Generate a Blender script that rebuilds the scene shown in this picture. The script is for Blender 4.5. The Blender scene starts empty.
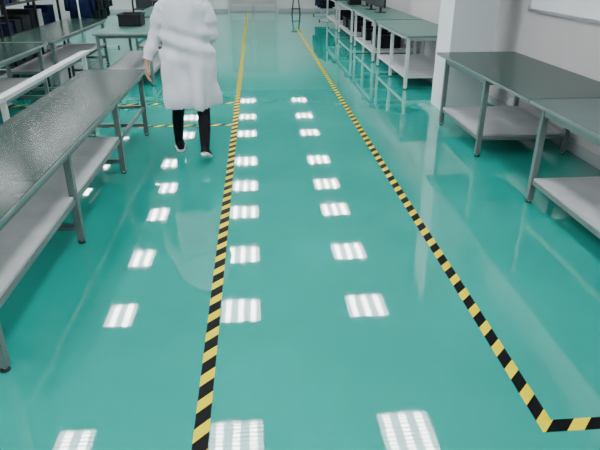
import bpy, bmesh, math, random
from mathutils import Vector, Matrix, noise
random.seed(7)
scene = bpy.context.scene
COL = scene.collection

# ------------------------------------------------------------------ materials
def new_mat(name):
    m = bpy.data.materials.new(name); m.use_nodes = True
    nt = m.node_tree
    b = nt.nodes.get('Principled BSDF')
    return m, nt, b

def mat(name, col, rough=0.5, metal=0.0, var=0.06, scale=6.0, bump=0.0, bscale=60.0, spec=0.5, emit=0.0):
    m, nt, b = new_mat(name)
    N, L = nt.nodes, nt.links
    tc = N.new('ShaderNodeTexCoord')
    nz = N.new('ShaderNodeTexNoise'); nz.inputs['Scale'].default_value = scale
    nz.inputs['Detail'].default_value = 4
    L.new(tc.outputs['Object'], nz.inputs['Vector'])
    rp = N.new('ShaderNodeValToRGB')
    rp.color_ramp.elements[0].position = 0.3; rp.color_ramp.elements[1].position = 0.7
    c0 = [max(0, c*(1-var)) for c in col]; c1 = [min(1, c*(1+var)) for c in col]
    rp.color_ramp.elements[0].color = (*c0, 1); rp.color_ramp.elements[1].color = (*c1, 1)
    L.new(nz.outputs['Fac'], rp.inputs['Fac'])
    L.new(rp.outputs['Color'], b.inputs['Base Color'])
    b.inputs['Roughness'].default_value = rough
    b.inputs['Metallic'].default_value = metal
    b.inputs['Specular IOR Level'].default_value = spec
    if bump > 0:
        n2 = N.new('ShaderNodeTexNoise'); n2.inputs['Scale'].default_value = bscale
        L.new(tc.outputs['Object'], n2.inputs['Vector'])
        bp = N.new('ShaderNodeBump'); bp.inputs['Strength'].default_value = bump
        bp.inputs['Distance'].default_value = 0.01
        L.new(n2.outputs['Fac'], bp.inputs['Height'])
        L.new(bp.outputs['Normal'], b.inputs['Normal'])
    return m

def floor_material():
    m, nt, b = new_mat('teal_epoxy')
    N, L = nt.nodes, nt.links
    tc = N.new('ShaderNodeTexCoord')
    nz = N.new('ShaderNodeTexNoise'); nz.inputs['Scale'].default_value = 0.9; nz.inputs['Detail'].default_value = 6
    L.new(tc.outputs['Object'], nz.inputs['Vector'])
    rp = N.new('ShaderNodeValToRGB')
    rp.color_ramp.elements[0].position = 0.3; rp.color_ramp.elements[1].position = 0.72
    rp.color_ramp.elements[0].color = (0.010, 0.235, 0.190, 1)
    rp.color_ramp.elements[1].color = (0.015, 0.300, 0.248, 1)
    L.new(nz.outputs['Fac'], rp.inputs['Fac'])
    L.new(rp.outputs['Color'], b.inputs['Base Color'])
    n3 = N.new('ShaderNodeTexNoise'); n3.inputs['Scale'].default_value = 14; n3.inputs['Detail'].default_value = 5
    L.new(tc.outputs['Object'], n3.inputs['Vector'])
    mr = N.new('ShaderNodeMapRange')
    mr.inputs['From Min'].default_value = 0.35; mr.inputs['From Max'].default_value = 0.7
    mr.inputs['To Min'].default_value = 0.018; mr.inputs['To Max'].default_value = 0.045
    L.new(n3.outputs['Fac'], mr.inputs['Value']); L.new(mr.outputs['Result'], b.inputs['Roughness'])
    b.inputs['IOR'].default_value = 1.72
    n2 = N.new('ShaderNodeTexNoise'); n2.inputs['Scale'].default_value = 6; n2.inputs['Detail'].default_value = 2
    L.new(tc.outputs['Object'], n2.inputs['Vector'])
    bp = N.new('ShaderNodeBump'); bp.inputs['Strength'].default_value = 0.036; bp.inputs['Distance'].default_value = 0.005
    L.new(n2.outputs['Fac'], bp.inputs['Height']); L.new(bp.outputs['Normal'], b.inputs['Normal'])
    return m

def tape_material(name, along):
    m, nt, b = new_mat(name)
    N, L = nt.nodes, nt.links
    tc = N.new('ShaderNodeTexCoord'); sp = N.new('ShaderNodeSeparateXYZ')
    L.new(tc.outputs['Object'], sp.inputs[0])
    s = N.new('ShaderNodeMath'); s.operation = 'SUBTRACT'
    L.new(sp.outputs['Y'], s.inputs[0]); L.new(sp.outputs['X'], s.inputs[1])
    d = N.new('ShaderNodeMath'); d.operation = 'MULTIPLY'; d.inputs[1].default_value = 1/0.16
    L.new(s.outputs[0], d.inputs[0])
    f = N.new('ShaderNodeMath'); f.operation = 'FRACT'; L.new(d.outputs[0], f.inputs[0])
    g = N.new('ShaderNodeMath'); g.operation = 'GREATER_THAN'; g.inputs[1].default_value = 0.45
    L.new(f.outputs[0], g.inputs[0])
    nz = N.new('ShaderNodeTexNoise'); nz.inputs['Scale'].default_value = 25
    L.new(tc.outputs['Object'], nz.inputs['Vector'])
    yr = N.new('ShaderNodeValToRGB')
    yr.color_ramp.elements[0].color = (0.54, 0.45, 0.001, 1); yr.color_ramp.elements[1].color = (0.74, 0.63, 0.002, 1)
    L.new(nz.outputs['Fac'], yr.inputs['Fac'])
    mx = N.new('ShaderNodeMix'); mx.data_type = 'RGBA'
    L.new(g.outputs[0], mx.inputs['Factor'])
    L.new(yr.outputs['Color'], mx.inputs['A']); mx.inputs['B'].default_value = (0.003, 0.003, 0.004, 1)
    L.new(mx.outputs['Result'], b.inputs['Base Color'])
    b.inputs['Roughness'].default_value = 0.5
    b.inputs['Specular IOR Level'].default_value = .08
    return m

def emit_material(name, col, strength):
    m, nt, b = new_mat(name)
    N, L = nt.nodes, nt.links
    nt.nodes.remove(b)
    e = N.new('ShaderNodeEmission'); e.inputs['Color'].default_value = (*col, 1); e.inputs['Strength'].default_value = strength
    L.new(e.outputs[0], N['Material Output'].inputs['Surface'])
    return m

def ceiling_material():
    m, nt, b = new_mat('ceiling_tiles')
    N, L = nt.nodes, nt.links
    tc = N.new('ShaderNodeTexCoord')
    br = N.new('ShaderNodeTexBrick'); br.offset = 0; br.inputs['Scale'].default_value = 1
    br.inputs['Brick Width'].default_value = 0.6; br.inputs['Row Height'].default_value = 0.6
    br.inputs['Mortar Size'].default_value = 0.012
    br.inputs['Color1'].default_value = (.40, .40, .40, 1); br.inputs['Color2'].default_value = (.37, .37, .37, 1)
    br.inputs['Mortar'].default_value = (.25, .25, .25, 1)
    L.new(tc.outputs['Object'], br.inputs['Vector']); L.new(br.outputs['Color'], b.inputs['Base Color'])
    b.inputs['Roughness'].default_value = .9
    return m

M = {}
M['floor'] = floor_material()
M['ceil'] = ceiling_material()
M['wall'] = mat('wall_paint_grey', (.45, .435, .43), .7, var=.03, scale=1.5)
M['wallb'] = mat('wall_paint_far', (.62, .62, .61), .7, var=.03, scale=1.5)
M['column'] = mat('column_paint_white', (.70, .70, .72), .6, var=.02, scale=2)
M['trim'] = mat('trim_grey', (.35, .37, .38), .5)
M['topL'] = mat('esd_mat_green_dark', (.016, .036, .028), .19, var=.3, scale=3, bump=.02, bscale=5, spec=.06)
M['topR'] = mat('esd_mat_green_grey', (.028, .054, .046), .26, var=.16, scale=3, bump=.02, bscale=6, spec=.10)
M['topG'] = mat('table_top_grey', (.055, .082, .078), .34, var=.1, scale=3, spec=.12)
M['topF'] = mat('esd_mat_green', (.045, .135, .105), .32, var=.1, scale=3, spec=.2)
M['edge'] = mat('table_edge_grey', (.15, .19, .185), .4, var=.05)
M['steel'] = mat('painted_steel_grey', (.115, .155, .15), .38, metal=.2, var=.08, scale=10)
M['white'] = mat('painted_steel_white', (.50, .52, .52), .4, var=.04)
M['shelf'] = mat('shelf_board_grey', (.40, .415, .42), .45, var=.10, scale=4, spec=.3)
M['shelfL'] = mat('shelf_board_worn', (.44, .46, .46), .45, var=.14, scale=4, spec=.3)
M['rubber'] = mat('rubber_black', (.010, .010, .011), .6)
M['black'] = mat('plastic_black', (.010, .011, .013), .5, var=.2, spec=.2)
M['dark'] = mat('plastic_dark_grey', (.03, .033, .04), .5, var=.2, spec=.2)
M['navy'] = mat('fabric_navy', (.010, .016, .055), .9, var=.25, scale=10, bump=.4, bscale=30, spec=.1)
M['brown'] = mat('carton_brown', (.22, .14, .08), .8, var=.1)
M['blue'] = mat('bin_blue', (.05, .12, .28), .5)
M['coat'] = mat('coat_cotton', (.60, .60, .65), .85, var=.06, scale=5, bump=.15, bscale=9, spec=.15)
M['skin'] = mat('skin', (.42, .23, .155), .5, var=.05, scale=20)
M['hair'] = mat('hair_black', (.012, .010, .009), .45, var=.3, scale=40, bump=.4, bscale=90)
M['trouser'] = mat('trouser_black', (.006, .006, .009), .85, var=.2, bump=.3, bscale=25, spec=.15)
M['shoe'] = mat('shoe_black', (.007, .007, .008), .6, var=.2, spec=.2)
M['sole'] = mat('sole_white', (.72, .72, .72), .6)
M['eye'] = mat('eye_white', (.8, .8, .8), .2)
M['lip'] = mat('lips', (.42, .13, .11), .5)
M['glass'] = mat('whiteboard_surface', (.80, .82, .84), .15, var=.02)
M['alu'] = mat('aluminium_frame', (.55, .56, .58), .3, metal=.8, var=.03)
M['door'] = mat('door_paint', (.42, .40, .37), .5, var=.04)
M['tapeY'] = tape_material('hazard_tape', 'Y')
M['lamp'] = emit_material('lamp_tube_light', (.98, .97, 1.0), 72.0)
M['lampback'] = emit_material('lamp_reflector_glow', (.90, .93, 1.0), 16.0)
M['lampbody'] = mat('lamp_housing', (.5, .5, .5), .4)

# ------------------------------------------------------------------ mesh helpers
class B:
    """collect geometry with several materials into one object"""
    def __init__(self): self.bm = bmesh.new(); self.mats = []
    def mi(self, key):
        if key not in self.mats: self.mats.append(key)
        return self.mats.index(key)
    def box(self, x0, x1, y0, y1, z0, z1, key, rot=None, piv=None):
        r = bmesh.ops.create_cube(self.bm, size=1)
        vs = r['verts']
        for v in vs:
            v.co = Vector(((x0+x1)/2 + v.co.x*(x1-x0), (y0+y1)/2 + v.co.y*(y1-y0), (z0+z1)/2 + v.co.z*(z1-z0)))
        if rot is not None:
            bmesh.ops.rotate(self.bm, verts=vs, cent=piv or Vector(((x0+x1)/2, (y0+y1)/2, (z0+z1)/2)), matrix=rot)
        i = self.mi(key)
        for f in {f for v in vs for f in v.link_faces}: f.material_index = i
        return vs
    def cyl(self, p0, p1, r0, r1, key, n=16):
        self.tube([p0, p1], [r0, r1], key, n)
    def tube(self, pts, radii, key, n=16, ref=None):
        bm = self.bm; i = self.mi(key)
        pts = [Vector(p) for p in pts]
        rings = []; prev = ref
        for k, p in enumerate(pts):
            if k == 0: t = pts[1]-p
            elif k == len(pts)-1: t = p-pts[k-1]
            else: t = (pts[k+1]-p).normalized() + (p-pts[k-1]).normalized()
            t.normalize()
            if prev is None: prev = Vector((0, 1, 0)) if abs(t.y) < .9 else Vector((1, 0, 0))
            a = (prev - t*prev.dot(t)).normalized(); prev = a
            b = t.cross(a)
            r = radii[k]; ra, rb = (r if isinstance(r, tuple) else (r, r))
            rings.append([bm.verts.new(p + a*math.cos(2*math.pi*j/n)*ra + b*math.sin(2*math.pi*j/n)*rb) for j in range(n)])
        for k in range(len(rings)-1):
            for j in range(n):
                f = bm.faces.new((rings[k][j], rings[k][(j+1) % n], rings[k+1][(j+1) % n], rings[k+1][j]))
                f.material_index = i; f.smooth = n > 6
        f = bm.faces.new(list(reversed(rings[0]))); f.material_index = i
        f = bm.faces.new(rings[-1]); f.material_index = i
    def ell(self, c, r, key, seg=24, rot=None):
        res = bmesh.ops.create_uvsphere(self.bm, u_segments=seg, v_segments=seg//2, radius=1)
        vs = res['verts']; i = self.mi(key)
        for v in vs:
            co = Vector((v.co.x*r[0], v.co.y*r[1], v.co.z*r[2]))
            if rot: co = rot @ co
            v.co = co + Vector(c)
        for f in {f for v in vs for f in v.link_faces}: f.material_index = i; f.smooth = True
    def done(self, name, bevel=0.0, parent=None, remesh=0, smooth=0, origin=None):
        me = bpy.data.meshes.new(name)
        bmesh.ops.recalc_face_normals(self.bm, faces=self.bm.faces)
        if origin is not None:
            bmesh.ops.translate(self.bm, verts=self.bm.verts, vec=-Vector(origin))
        self.bm.to_mesh(me); self.bm.free()
        for k in self.mats: me.materials.append(M[k])
        ob = bpy.data.objects.new(name, me); COL.objects.link(ob)
        if origin is not None: ob.location = origin
        if bevel:
            md = ob.modifiers.new('bevel', 'BEVEL'); md.width = bevel; md.segments = 2; md.limit_method = 'ANGLE'
        if remesh:
            md = ob.modifiers.new('remesh', 'REMESH'); md.mode = 'VOXEL'; md.voxel_size = remesh; md.use_smooth_shade = True
        if smooth:
            md = ob.modifiers.new('smooth', 'SMOOTH'); md.factor = .5; md.iterations = smooth
        if parent: ob.parent = parent
        return ob

def empty(name, loc=(0, 0, 0)):
    e = bpy.data.objects.new(name, None); COL.objects.link(e); e.location = loc; e.empty_display_size = .1
    return e

# ------------------------------------------------------------------ room shell
XL, XR, Y0, Y1, HC = -6.0, 3.04, -2.5, 21.4, 2.8
def slab(name, a, key, bevel=0):
    b = B(); b.box(*a, key); return b.done(name, bevel)
slab('floor', (XL-.2, XR+.2, Y0-.2, Y1+.2, -.1, 0), 'floor')
slab('ceiling', (XL-.2, XR+.2, Y0-.2, Y1+.2, HC, HC+.1), 'ceil')
slab('wall_right', (XR, XR+.2, Y0, Y1, 0, HC), 'wall')
slab('wall_left', (XL-.2, XL, Y0, Y1, 0, HC), 'wall')
slab('wall_back', (XL, XR, Y1, Y1+.2, 0, HC), 'wallb')
slab('wall_front', (XL, XR, Y0-.2, Y0, 0, HC), 'wallb')
slab('baseboard_right', (XR-.015, XR, Y0, Y1, 0, .1), 'trim')
slab('baseboard_back', (XL, XR-.016, Y1-.015, Y1, 0, .1), 'trim')
slab('column_square', (2.25, 2.77, 6.62, 7.14, 0, HC), 'column', .006)

# door at the far end
b = B()
b.box(-.95, -.87, Y1-.06, Y1-.016, 0, 2.1, 'alu'); b.box(.77, .85, Y1-.06, Y1-.016, 0, 2.1, 'alu')
b.box(-.95, .85, Y1-.06, Y1-.016, 2.1, 2.18, 'alu')
b.box(-.87, -.055, Y1-.05, Y1-.016, .01, 2.1, 'door'); b.box(-.045, .77, Y1-.05, Y1-.016, .01, 2.1, 'door')
b.box(-.83, -.10, Y1-.055, Y1-.05, .04, .26, 'alu'); b.box(0.0, .73, Y1-.055, Y1-.05, .04, .26, 'alu')
b.box(-.12, -.09, Y1-.10, Y1-.05, .95, 1.15, 'alu'); b.box(0.0, .03, Y1-.10, Y1-.05, .95, 1.15, 'alu')
b.done('door_1', .003)

# wall board on the right wall
b = B()
yb0, yb1, zb0, zb1 = 3.4, 6.36, 1.215, 2.3
b.box(XR-.02, XR-.001, yb0, yb1, zb0, zb1, 'glass')
b.box(XR-.035, XR-.001, yb0-.03, yb1+.03, zb0-.03, zb0, 'alu'); b.box(XR-.035, XR-.001, yb0-.03, yb1+.03, zb1, zb1+.03, 'alu')
b.box(XR-.035, XR-.001, yb0-.03, yb0, zb0, zb1, 'alu'); b.box(XR-.035, XR-.001, yb1, yb1+.03, zb0, zb1, 'alu')
b.done('whiteboard', .002)

# ------------------------------------------------------------------ ceiling lamps (600 x 600 louvre, three tubes)
b = B(); s = .275
b.box(-s, s, -s, s, -.012, -.006, 'lampback')
for k in (-1, 0, 1):
    b.box(k*.175-.036, k*.175+.036, -s+.02, s-.02, -.028, -.013, 'lamp')
for a in (-1, 1):
    b.box(a*(s+.012)-.012, a*(s+.012)+.012, -s-.024, s+.024, -.04, 0, 'lampbody')
    b.box(-s, s, a*(s+.012)-.012, a*(s+.012)+.012, -.04, 0, 'lampbody')
for k in range(-4, 5):
    b.box(-s, s, k*s/5-.004, k*s/5+.004, -.038, -.030, 'lampbody')
l0 = b.done('ceiling_light'); l0.location = (0, 0, 0)
first = True
for X in (-5.65, -3.85, -2.07, -.33, 1.45):
    for Y in (-1.3, .6, 2.45, 4.27, 6.65, 8.3, 10.05, 11.45, 13.1, 15.5, 17.4, 19.6):
        o = l0 if first else bpy.data.objects.new('ceiling_light', l0.data)
        if not first: COL.objects.link(o)
        first = False
        o.location = (X, Y, HC-.001)

# ------------------------------------------------------------------ hazard tape
def tape(x0, x1, y0, y1, name='hazard_floor_tape', notch=None):
    b = B(); b.box(x0, x1, y0, y1, .0002, .0016, 'tapeY'); return b.done(name)
w = .031
tape(-.265-w, -.265+w, .4, 20.9)
tape(1.12-w, 1.12+w, 1.58, 16.5)
tape(1.12+w+.001, 3.0, 1.58, 1.58+2*w)
tape(-3.2, -.265-w-.001, 7.33, 7.33+2*w)
tape(-3.2, -.265-w-.001, 6.25, 6.25+2*w)

# ------------------------------------------------------------------ benches
def bench(name, x0, x1, y0, y1, h, legs, top, frame, shelf_z=.2, shelf='shelf', shelf_y=None, inset=.03, lw=.022, side=1, edge='edge'):
    """legs: list of Y of leg pairs"""
    b = B()
    b.box(x0, x1, y0, y1, h-.022, h, edge)
    b.box(x0+.004, x1-.004, y0+.004, y1-.004, h, h+.004, top)
    xa, xb = x0+inset+lw, x1-inset-lw
    ya, yb = min(legs), max(legs)
    for x in (xa, xb):                       # aprons
        b.box(x-lw*.7, x+lw*.7, ya, yb, h-.07, h-.022, frame)
    for y in legs:
        for x in (xa, xb):
            b.box(x-lw, x+lw, y-lw, y+lw, .025, h-.022, frame)
            b.cyl((x, y, 0), (x, y, .008), .024, .022, 'rubber', 14)
            b.cyl((x, y, .008), (x, y, .03), .008, .008, 'alu', 8)
        b.box(xa, xb, y-lw*.7, y+lw*.7, h-.07, h-.022, frame)
        if not shelf_z or shelf_z > .3: b.box(xa, xb, y-lw*.8, y+lw*.8, .095, .13, frame)
        if shelf_z: b.box(xa, xb, y-lw*.8, y+lw*.8, shelf_z-.04, shelf_z-.012, frame)
    if shelf_z:
        s0, s1 = shelf_y or (ya, yb)
        b.box(xa-.005, xb+.005, s0+.024, s1-.024, shelf_z-.012, shelf_z+.006, shelf)
        for x in (xa, xb):
            b.box(x-.012, x+.012, ya, yb, shelf_z-.045, shelf_z-.012, frame)
    return b.done(name, .002)

# right side row
bench('workbench', 2.035, 2.94, 4.07, 6.42, .745, [6.10, 4.97], 'topR', 'steel', .2, inset=.01)
bench('workbench', 2.035, 2.94, 1.72, 4.05, .745, [3.85, 1.92], 'topG', 'steel', .2, inset=.01)
bench('workbench', 2.07, 2.94, 7.9, 10.1, .745, [8.0, 8.98, 9.95], 'topF', 'white', .2)
bench('workbench', 2.07, 2.94, 10.2, 12.6, .745, [10.4, 11.4, 12.4], 'topF', 'white', .2)
bench('workbench', 2.07, 2.94, 12.7, 15.1, .745, [12.9, 14.9], 'topF', 'white', .2)
bench('workbench', 2.07, 2.94, 15.2, 17.6, .745, [15.4, 17.4], 'topR', 'white', .2)
# left front row
bench('long_workbench', -1.79, -1.145, 2.06, 6.10, .66, [2.13, 3.41, 4.75, 5.93], 'topL', 'steel', .33, 'shelfL', shelf_y=(2.0, 4.75), inset=.025)
# left second block
bench('workbench', -2.30, -1.48, 8.45, 10.8, .745, [8.55, 10.7], 'topF', 'steel', .2)
bench('workbench', -2.30, -1.48, 11.2, 13.6, .745, [11.3, 13.5], 'topF', 'steel', .2)
# left far row
bench('workbench', -3.35, -2.62, 4.6, 7.6, .745, [4.8, 7.4], 'topL', 'steel', .35)
bench('workbench', -3.35, -2.62, 7.7, 10.8, .745, [7.9, 10.6], 'topL', 'steel', .35)

# raised pale rail running behind the left bench
b = B()
b.box(-1.97, -1.89, 2.0, 6.75, .735, .765, 'white')
for y in (2.3, 4.4, 6.65):
    b.box(-1.95, -1.91, y-.02, y+.02, .02, .735, 'white'); b.box(-2.00, -1.86, y-.05, y+.05, 0, .02, 'white')
b.done('cable_rail_stand', .002)

# ------------------------------------------------------------------ background goods
def crate(name, x, y, z, sx, sy, sz, key, lid='dark'):
    b = B()
    t = .012
    b.box(x-sx, x+sx, y-sy, y+sy, z, z+t, key)
    for a in (-1, 1):
        b.box(x+a*(sx-t/2)-t/2, x+a*(sx-t/2)+t/2, y-sy, y+sy, z, z+sz, key)
        b.box(x-sx, x+sx, y+a*(sy-t/2)-t/2, y+a*(sy-t/2)+t/2, z, z+sz, key)
        b.box(x+a*(sx+.006)-.006, x+a*(sx+.006)+.006, y-sy-.012, y+sy+.012, z+sz-.03, z+sz, key)
        b.box(x-sx, x+sx, y+a*(sy+.006)-.006, y+a*(sy+.006)+.006, z+sz-.03, z+sz, key)
    b.box(x-sx+t, x+sx-t, y-sy+t, y+sy-t, z+t, z+sz*.8, lid)
    return b.done(name, .002)
def monitor(x, y, z, ang):
    b = B()
    b.box(-.24, .24, -.015, .015, .10, .42, 'black'); b.box(-.22, .22, -.019, -.014, .12, .40, 'dark')
    b.box(-.03, .03, .0, .03, .01, .2, 'black'); b.box(-.11, .11, -.08, .09, 0, .012, 'black')
    o = b.done('monitor', .003); o.location = (x, y, z); o.rotation_euler = (0, 0, ang); return o
TZ = .75
for (x, y) in ((2.45, 11.6), (2.4, 12.3), (2.5, 13.3), (2.45, 14.3), (2.5, 15.9)):
    monitor(x, y, TZ, math.radians(-78))
for (x, y, sx, sy, sz, k) in ((2.3, 13.8, .14, .18, .14, 'black'),
                              (2.4, 16.6, .2, .25, .25, 'black')):
    crate('parts_bin', x, y, TZ, sx, sy, sz, k)
for (x, y) in ((2.45, 10.9), (2.45, 12.0), (2.4, 13.5), (2.4, 14.4), (2.45, 16.2)):
    crate('parts_bin', x, y, .207, .22, .28, .22, 'black')
for (x, y, k) in ((-1.95, 9.6, 'black'), (-1.9, 12.8, 'dark')):
    crate('parts_bin', x, y, TZ, .17, .2, .18, k)

def shelving(x0, x1, y0, y1, h=1.9):
    b = B()
    for x in (x0, x1):
        for y in (y0, (y0+y1)/2, y1):
            b.box(x-.02, x+.02, y-.02, y+.02, 0, h, 'black')
    for z in (.15, .6, 1.05, 1.5, h-.02):
        b.box(x0-.01, x1+.01, y0-.01, y1+.01, z, z+.025, 'dark')
    rnd = random.Random(int(y0*10))
    for z in (.175, .625, 1.075, 1.525):
        y = y0+.06
        while y < y1-.4:
            l = rnd.uniform(.2, .4); hh = rnd.uniform(.14, .32)
            b.box(x0+.06, x1-.05, y, y+l, z, z+hh, rnd.choice(['black', 'dark', 'black', 'navy', 'dark', 'navy', 'trim']))
            y += l+rnd.uniform(.03, .12)
    return b.done('storage_shelf', .002)
shelving(-4.3, -3.75, 6.6, 9.0)
shelving(-4.3, -3.75, 9.3, 11.8)
shelving(-2.9, -2.4, 14.6, 17.0)

def garment_rack(x, y0, y1, name='garment_rack', h=1.55, keys=('navy', 'black', 'navy', 'dark')):
    b = B()
    for y in (y0, y1):
        b.tube([(x, y, .03), (x, y, h)], [.015, .015], 'white', 10)
        b.tube([(x-.25, y, .03), (x+.25, y, .03)], [.016, .016], 'white', 10)
        for a in (-.25, .25): b.ell((x+a, y, .025), (.025, .025, .025), 'rubber', 12)
    b.tube([(x, y0, h), (x, y1, h)], [.015, .015], 'white', 10)
    b.tube([(x, y0, .15), (x, y1, .15)], [.01, .01], 'white', 8)
    n = int((y1-y0-.15)/.13)
    for i in range(n):
        y = y0+.12+i*.13; k = keys[i % len(keys)]
        b.tube([(x, y, h-.01), (x, y, h-.08)], [.003, .003], 'alu', 6)
        dr = .25 if i % 2 else .2
        b.tube([(x, y, h-.08), (x, y+.01, h-.16), (x, y, h-.5), (x, y-.01, h-.85-.05*(i % 3))],
               [(.02, .06), (.035, dr), (.045, dr-.03), (.05, dr)], k, 14)
        for a in (-1, 1):
            b.tube([(x+a*(dr-.03), y, h-.15), (x+a*(dr+.02), y, h-.45), (x+a*(dr+.03), y, h-.7)], [.045, .04, .035], k, 10)
    return b.done(name)
garment_rack(-3.15, 11.0, 12.6, 'garment_rack')
garment_rack(2.2, 17.9, 19.7, 'garment_rack', h=1.28, keys=('black', 'navy', 'black', 'dark'))

# stool far away
b = B()
sx_, sy_ = 1.38, 20.0
b.tube([(sx_, sy_, .50), (sx_, sy_, .51), (sx_, sy_, .535), (sx_, sy_, .545)], [.155, .165, .165, .15], 'black', 28)
for k in range(4):
    a = math.pi/4 + k*math.pi/2
    b.tube([(sx_+.12*math.cos(a), sy_+.12*math.sin(a), .5), (sx_+.19*math.cos(a), sy_+.19*math.sin(a), .0)], [.016, .016], 'dark', 10)
pts = [(sx_+.165*math.cos(t*math.pi/12), sy_+.165*math.sin(t*math.pi/12), .2) for t in range(25)]
b.tube(pts, [.010]*25, 'dark', 8)
b.done('round_stool')

# ------------------------------------------------------------------ worker in lab coat (walking away)
W = empty('worker_in_lab_coat', (0, 0, 0))
CX, CY = -.61, 5.18
# coat -------------------------------------------------
b = B(); bm = b.bm; ci = b.mi('coat')
ZH = .475
prof = [(ZH, .214, .186, .010), (ZH+.015, .218, .190, .010), (.62, .228, .186, .0), (.80, .238, .180, -.005), (.95, .234, .170, -.01), (1.08, .212, .152, -.005),
        (1.20, .203, .142, 0), (1.30, .206, .132, .0), (1.365, .193, .118, .0), (1.405, .150, .100, .0), (1.435, .09, .08, .0), (1.46, .068, .068, .0)]
def interp(z):
    for k in range(len(prof)-1):
        if prof[k][0] <= z <= prof[k+1][0]:
            t = (z-prof[k][0])/(prof[k+1][0]-prof[k][0])
            return [prof[k][i]*(1-t)+prof[k+1][i]*t for i in (1, 2, 3)]
    return prof[-1][1:]
nz_, na = 90, 96
rings = []
for k in range(nz_+1):
    z = ZH + (1.46-ZH)*k/nz_
    rx, ry, dx = interp(z)
    low = max(0, min(1, (1.15-z)/.7))
    ring = []
    for j in range(na):
        a = 2*math.pi*j/na
        f = .024*low*math.sin(a*5+.8+z*1.2) + .018*low*math.sin(a*9-1+z*2.0)
        f += .038*noise.noise(Vector((math.cos(a)*1.8, math.sin(a)*1.8, z*4.5)))
        f += .018*math.sin(z*38+math.cos(a)*3)*math.exp(-((z-1.05)/.13)**2)
        # back vent overlap
        vent = math.exp(-((a-1.5*math.pi-.06)/.05)**2)*low
        f -= .045*vent
        e = 1 + f/.2
        ca, sa = math.cos(a), math.sin(a)
        ring.append(bm.verts.new((CX+dx+rx*e*math.copysign(abs(ca)**.88, ca), CY+ry*e*math.copysign(abs(sa)**.88, sa), z + (.010*math.sin(a*3+1) if k == 0 else 0))))
    rings.append(ring)
for k in range(nz_):
    for j in range(na):
        f = bm.faces.new((rings[k][j], rings[k][(j+1) % na], rings[k+1][(j+1) % na], rings[k+1][j])); f.smooth = True
# recessed underside so that the hem reads as cloth
inner = [bm.verts.new((CX+(v.co.x-CX)*.93, CY+(v.co.y-CY)*.93, ZH+.06)) for v in rings[0]]
for j in range(na):
    bm.faces.new((rings[0][(j+1) % na], rings[0][j], inner[j], inner[(j+1) % na]))
bm.faces.new(inner[::-1]); bm.faces.new(rings[-1])
# sleeves
def sleeve(pts, rad):
    P, R = [], []
    pts = [Vector(p) for p in pts]
    n = 8
    for k in range(len(pts)-1):
        for i in range(n):
            t = i/n
            P.append(pts[k].lerp(pts[k+1], t))
            r = rad[k]*(1-t)+rad[k+1]*t
            R.append(r + .006*math.sin((k*n+i)*1.3) + .003*math.sin((k*n+i)*.7))
    P.append(pts[-1]); R.append(rad[-1])
    b.tube(P, R, 'coat', 24)
sleeve([(-.745, 5.18, 1.365), (-.805, 5.185, 1.30), (-.875, 5.20, 1.09), (-.950, 5.13, .90)], [.058, .068, .060, .050])
sleeve([(-.475, 5.18, 1.365), (-.415, 5.185, 1.30), (-.385, 5.22, 1.10), (-.435, 5.42, 1.035)], [.058, .070, .062, .050])
b.done('lab_coat', parent=W, remesh=.009, smooth=3)
# collar
b = B()
P = [(CX+.075*math.cos(t*math.pi/12), CY+.005+.075*math.sin(t*math.pi/12), 1.455+.012*math.cos(t*math.pi/12-math.pi*1.5)) for t in range(25)]
b.tube(P, [(.012, .024)]*25, 'coat', 12, ref=Vector((1, 0, 0)))
b.done('collar', parent=W, remesh=.006, smooth=2)

# body: pelvis, legs, torso, neck as one skinned surface -----------
verts = [(CX, CY, .86), (CX, CY, 1.05), (CX, CY, 1.25), (CX, CY, 1.38), (CX, CY+.01, 1.47), (CX, CY+.02, 1.53),
         (-.70, 5.19, .80), (-.735, 5.28, .49), (-.765, 5.335, .30), (-.777, 5.36, .10), (-.777, 5.365, .06),
         (-.51, 5.17, .80), (-.495, 5.13, .49), (-.487, 5.02, .31), (-.485, 4.905, .165), (-.485, 4.895, .125)]
edges = [(0, 1), (1, 2), (2, 3), (3, 4), (4, 5), (0, 6), (6, 7), (7, 8), (8, 9), (9, 10), (0, 11), (11, 12), (12, 13), (13, 14), (14, 15)]
rads = [.12, .10, .12, .09, .050, .050, .085, .062, .058, .042, .040, .085, .062, .058, .042, .040]
me = bpy.data.meshes.new('body'); me.from_pydata(verts, edges, [])
ob = bpy.data.objects.new('body', me); COL.objects.link(ob); ob.parent = W
md = ob.modifiers.new('skin', 'SKIN'); md.use_smooth_shade = True
for i, v in enumerate(me.skin_vertices[0].data):
    v.radius = (rads[i], rads[i]); v.use_root = (i == 0)
md = ob.modifiers.new('sub', 'SUBSURF'); md.levels = 2; md.render_levels = 2
me.materials.append(M['trouser'])
b = B(); b.tube([(CX, CY, 1.42), (CX, CY+.01, 1.49), (CX, CY+.02, 1.56)], [.058, .055, .056], 'skin', 20); b.done('neck', parent=W)
# socks
b = B(); b.tube([(-.777, 5.362, .115), (-.777, 5.368, .07)], [.037, .038], 'trouser', 16)
b.tube([(-.485, 4.907, .175), (-.485, 4.90, .13)], [.037, .038], 'trouser', 16); b.done('socks', parent=W)

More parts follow.
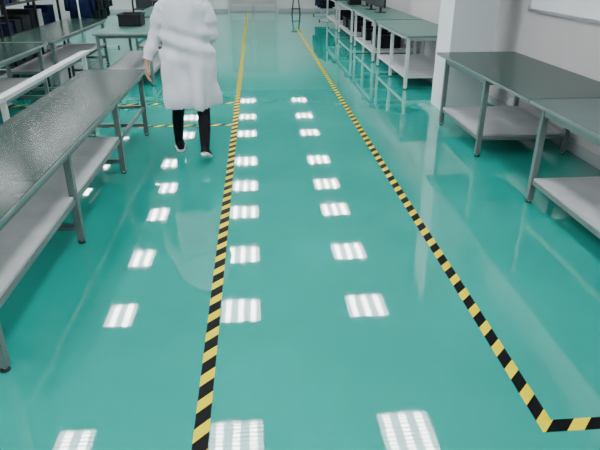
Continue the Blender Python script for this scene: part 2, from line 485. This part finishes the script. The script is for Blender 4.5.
# shoes -------------------------------------------------
def shoe(name, heel, yaw, pitch):
    """shoe along +Y, toe at y=.0, heel at y=-.25"""
    b = B()
    def outline(s):     # half widths along length 0(heel)..1(toe)
        return .030+.012*math.sin(s*math.pi)**.7 + .008*math.exp(-((s-.72)/.2)**2) if 0 < s < 1 else .016
    n = 14
    bm = b.bm; i_s, i_u = b.mi('sole'), b.mi('shoe')
    def loft(zfun, wscale, key_i, seg=20):
        rr = []
        for k in range(n+1):
            s = k/n; y = -.255 + .255*s
            zlo, zhi = zfun(s); hw = outline(s)*wscale
            ring = []
            for j in range(seg):
                a = 2*math.pi*j/seg; ca, sa = math.cos(a), math.sin(a)
                ring.append(bm.verts.new((hw*math.copysign(abs(ca)**.6, ca), y, (zlo+zhi)/2+(zhi-zlo)/2*math.copysign(abs(sa)**.75, sa))))
            rr.append(ring)
        for k in range(n):
            for j in range(seg):
                f = bm.faces.new((rr[k][j], rr[k][(j+1) % seg], rr[k+1][(j+1) % seg], rr[k+1][j])); f.material_index = key_i; f.smooth = True
        for r_ in (rr[0][::-1], rr[-1]):
            f = bm.faces.new(r_); f.material_index = key_i
    loft(lambda s: (0, .030 - .008*s), 1.08, i_s)
    def up(s):
        if s < .3: h = .085-.01*s
        else: h = .082-.052*((s-.3)/.7)**.8
        return (.018, h)
    loft(up, .98, i_u)
    b.tube([(0, -.20, .06), (0, -.205, .105)], [(.040, .036), (.040, .036)], 'shoe', 18)
    for k in range(4):
        y = -.15+.022*k; z = .080-.007*k
        b.tube([(-.022, y, z-.004), (0, y, z+.003), (.022, y, z-.004)], [.003]*3, 'shoe', 6)
    o = b.done(name, parent=W)
    o.location = heel; o.rotation_euler = (math.radians(pitch), 0, math.radians(yaw))
    return o
shoe('shoe_left', (-.80, 5.555, .001), 10, 0)
shoe('shoe_right', (-.480, 5.075, .012), -3, -24)

# hands --------------------------------------------------
def hand(name, wrist, direction, palm_n, side, curl=.5):
    """side=+1: thumb on +cross side"""
    d = Vector(direction).normalized(); nrm = Vector(palm_n); nrm = (nrm-d*nrm.dot(d)).normalized(); s = d.cross(nrm).normalized()*side
    w_ = Vector(wrist); b = B()
    P = lambda a, c, e=0: w_ + d*a + s*c + nrm*e
    b.tube([P(-.05, 0), P(0, 0), P(.02, 0), P(.055, 0), P(.088, 0)], [(.021, .027), (.018, .026), (.017, .034), (.015, .041), (.012, .040)], 'skin', 20, ref=nrm)
    for c, L_, r in ((.031, .068, .0088), (.011, .077, .0092), (-.010, .072, .0088), (-.029, .056, .0078)):
        p = P(.080, c); pts = [P(.06, c*.9), p]; ang = 0; cur = p
        for q, k in ((.45, 1), (.30, 1.3), (.25, 1.1)):
            ang += curl*.55*k
            cur = cur + (d*math.cos(ang)+nrm*math.sin(ang))*L_*q + s*c*.05
            pts.append(cur)
        b.tube(pts, [r*1.05, r*1.05, r, r*.93, r*.6], 'skin', 12)
    b.tube([P(.015, .022), P(.04, .043, .008), P(.065, .056, .018), P(.088, .060, .028)], [.015, .0125, .0105, .0065], 'skin', 12)
    b.done(name, parent=W, remesh=.0028, smooth=2)
hand('hand_left', (-.958, 5.115, .868), (-.05, -.05, -1), (1, .1, 0), 1, .45)
hand('hand_right', (-.442, 5.445, 1.03), (-.15, 1, .0), (-1, 0, -.2), -1, .6)

# head ---------------------------------------------------
HX, HY, HZ = CX, CY+.035, 1.60
b = B()
b.ell((HX, HY-.012, HZ+.012), (.074, .092, .098), 'skin', 32)
b.ell((HX, HY+.022, HZ-.045), (.056, .062, .066), 'skin', 28)
b.ell((HX, HY+.060, HZ-.088), (.026, .022, .020), 'skin', 16)
b.tube([(HX, HY+.076, HZ+.012), (HX, HY+.090, HZ-.012), (HX, HY+.100, HZ-.026)], [.007, .010, .013], 'skin', 12)
for a in (-1, 1):
    b.ell((HX+a*.010, HY+.092, HZ-.030), (.009, .009, .007), 'skin', 12)
    b.ell((HX+a*.030, HY+.070, HZ+.022), (.022, .010, .008), 'skin', 12)
    b.ell((HX+a*.036, HY+.060, HZ-.030), (.020, .018, .016), 'skin', 12)
    b.ell((HX+a*.077, HY-.012, HZ-.010), (.010, .019, .031), 'skin', 16)
b.done('head', parent=W, remesh=.0035, smooth=3)
b = B()
for a in (-1, 1):
    b.ell((HX+a*.030, HY+.071, HZ+.004), (.013, .010, .008), 'eye', 16)
    b.ell((HX+a*.030, HY+.079, HZ+.004), (.0055, .004, .0055), 'hair', 12)
    b.tube([(HX+a*.014, HY+.082, HZ+.024), (HX+a*.032, HY+.082, HZ+.030), (HX+a*.048, HY+.070, HZ+.024)], [.0025, .0032, .002], 'hair', 8)
b.tube([(HX-.022, HY+.079, HZ-.056), (HX, HY+.089, HZ-.053), (HX+.022, HY+.079, HZ-.056)], [.004, .0065, .004], 'lip', 10)
b.done('face_features', parent=W)
b = B()
b.ell((HX, HY-.026, HZ+.024), (.084, .096, .100), 'hair', 32)
b.ell((HX, HY-.060, HZ-.030), (.068, .055, .070), 'hair', 24)
b.ell((HX, HY+.030, HZ+.078), (.062, .050, .030), 'hair', 20)
b.tube([(HX, HY-.105, HZ+.0), (HX, HY-.140, HZ-.03), (HX, HY-.135, HZ-.10), (HX, HY-.125, HZ-.155)], [.020, .030, .025, .008], 'hair', 14)
b.done('hair', parent=W, remesh=.005, smooth=2)

# ------------------------------------------------------------------ world + camera
w_ = bpy.data.worlds.new('world'); scene.world = w_; w_.use_nodes = True
w_.node_tree.nodes['Background'].inputs[0].default_value = (.6, .65, .7, 1)
w_.node_tree.nodes['Background'].inputs[1].default_value = .3

cam = bpy.data.cameras.new('camera'); co = bpy.data.objects.new('camera', cam); COL.objects.link(co)
cam.sensor_width = 36; cam.lens = 33.6; cam.clip_start = .05
co.location = (0, 0, 1.7)
co.rotation_euler = (math.radians(90-25.4), 0, math.radians(-4.33))
scene.camera = co
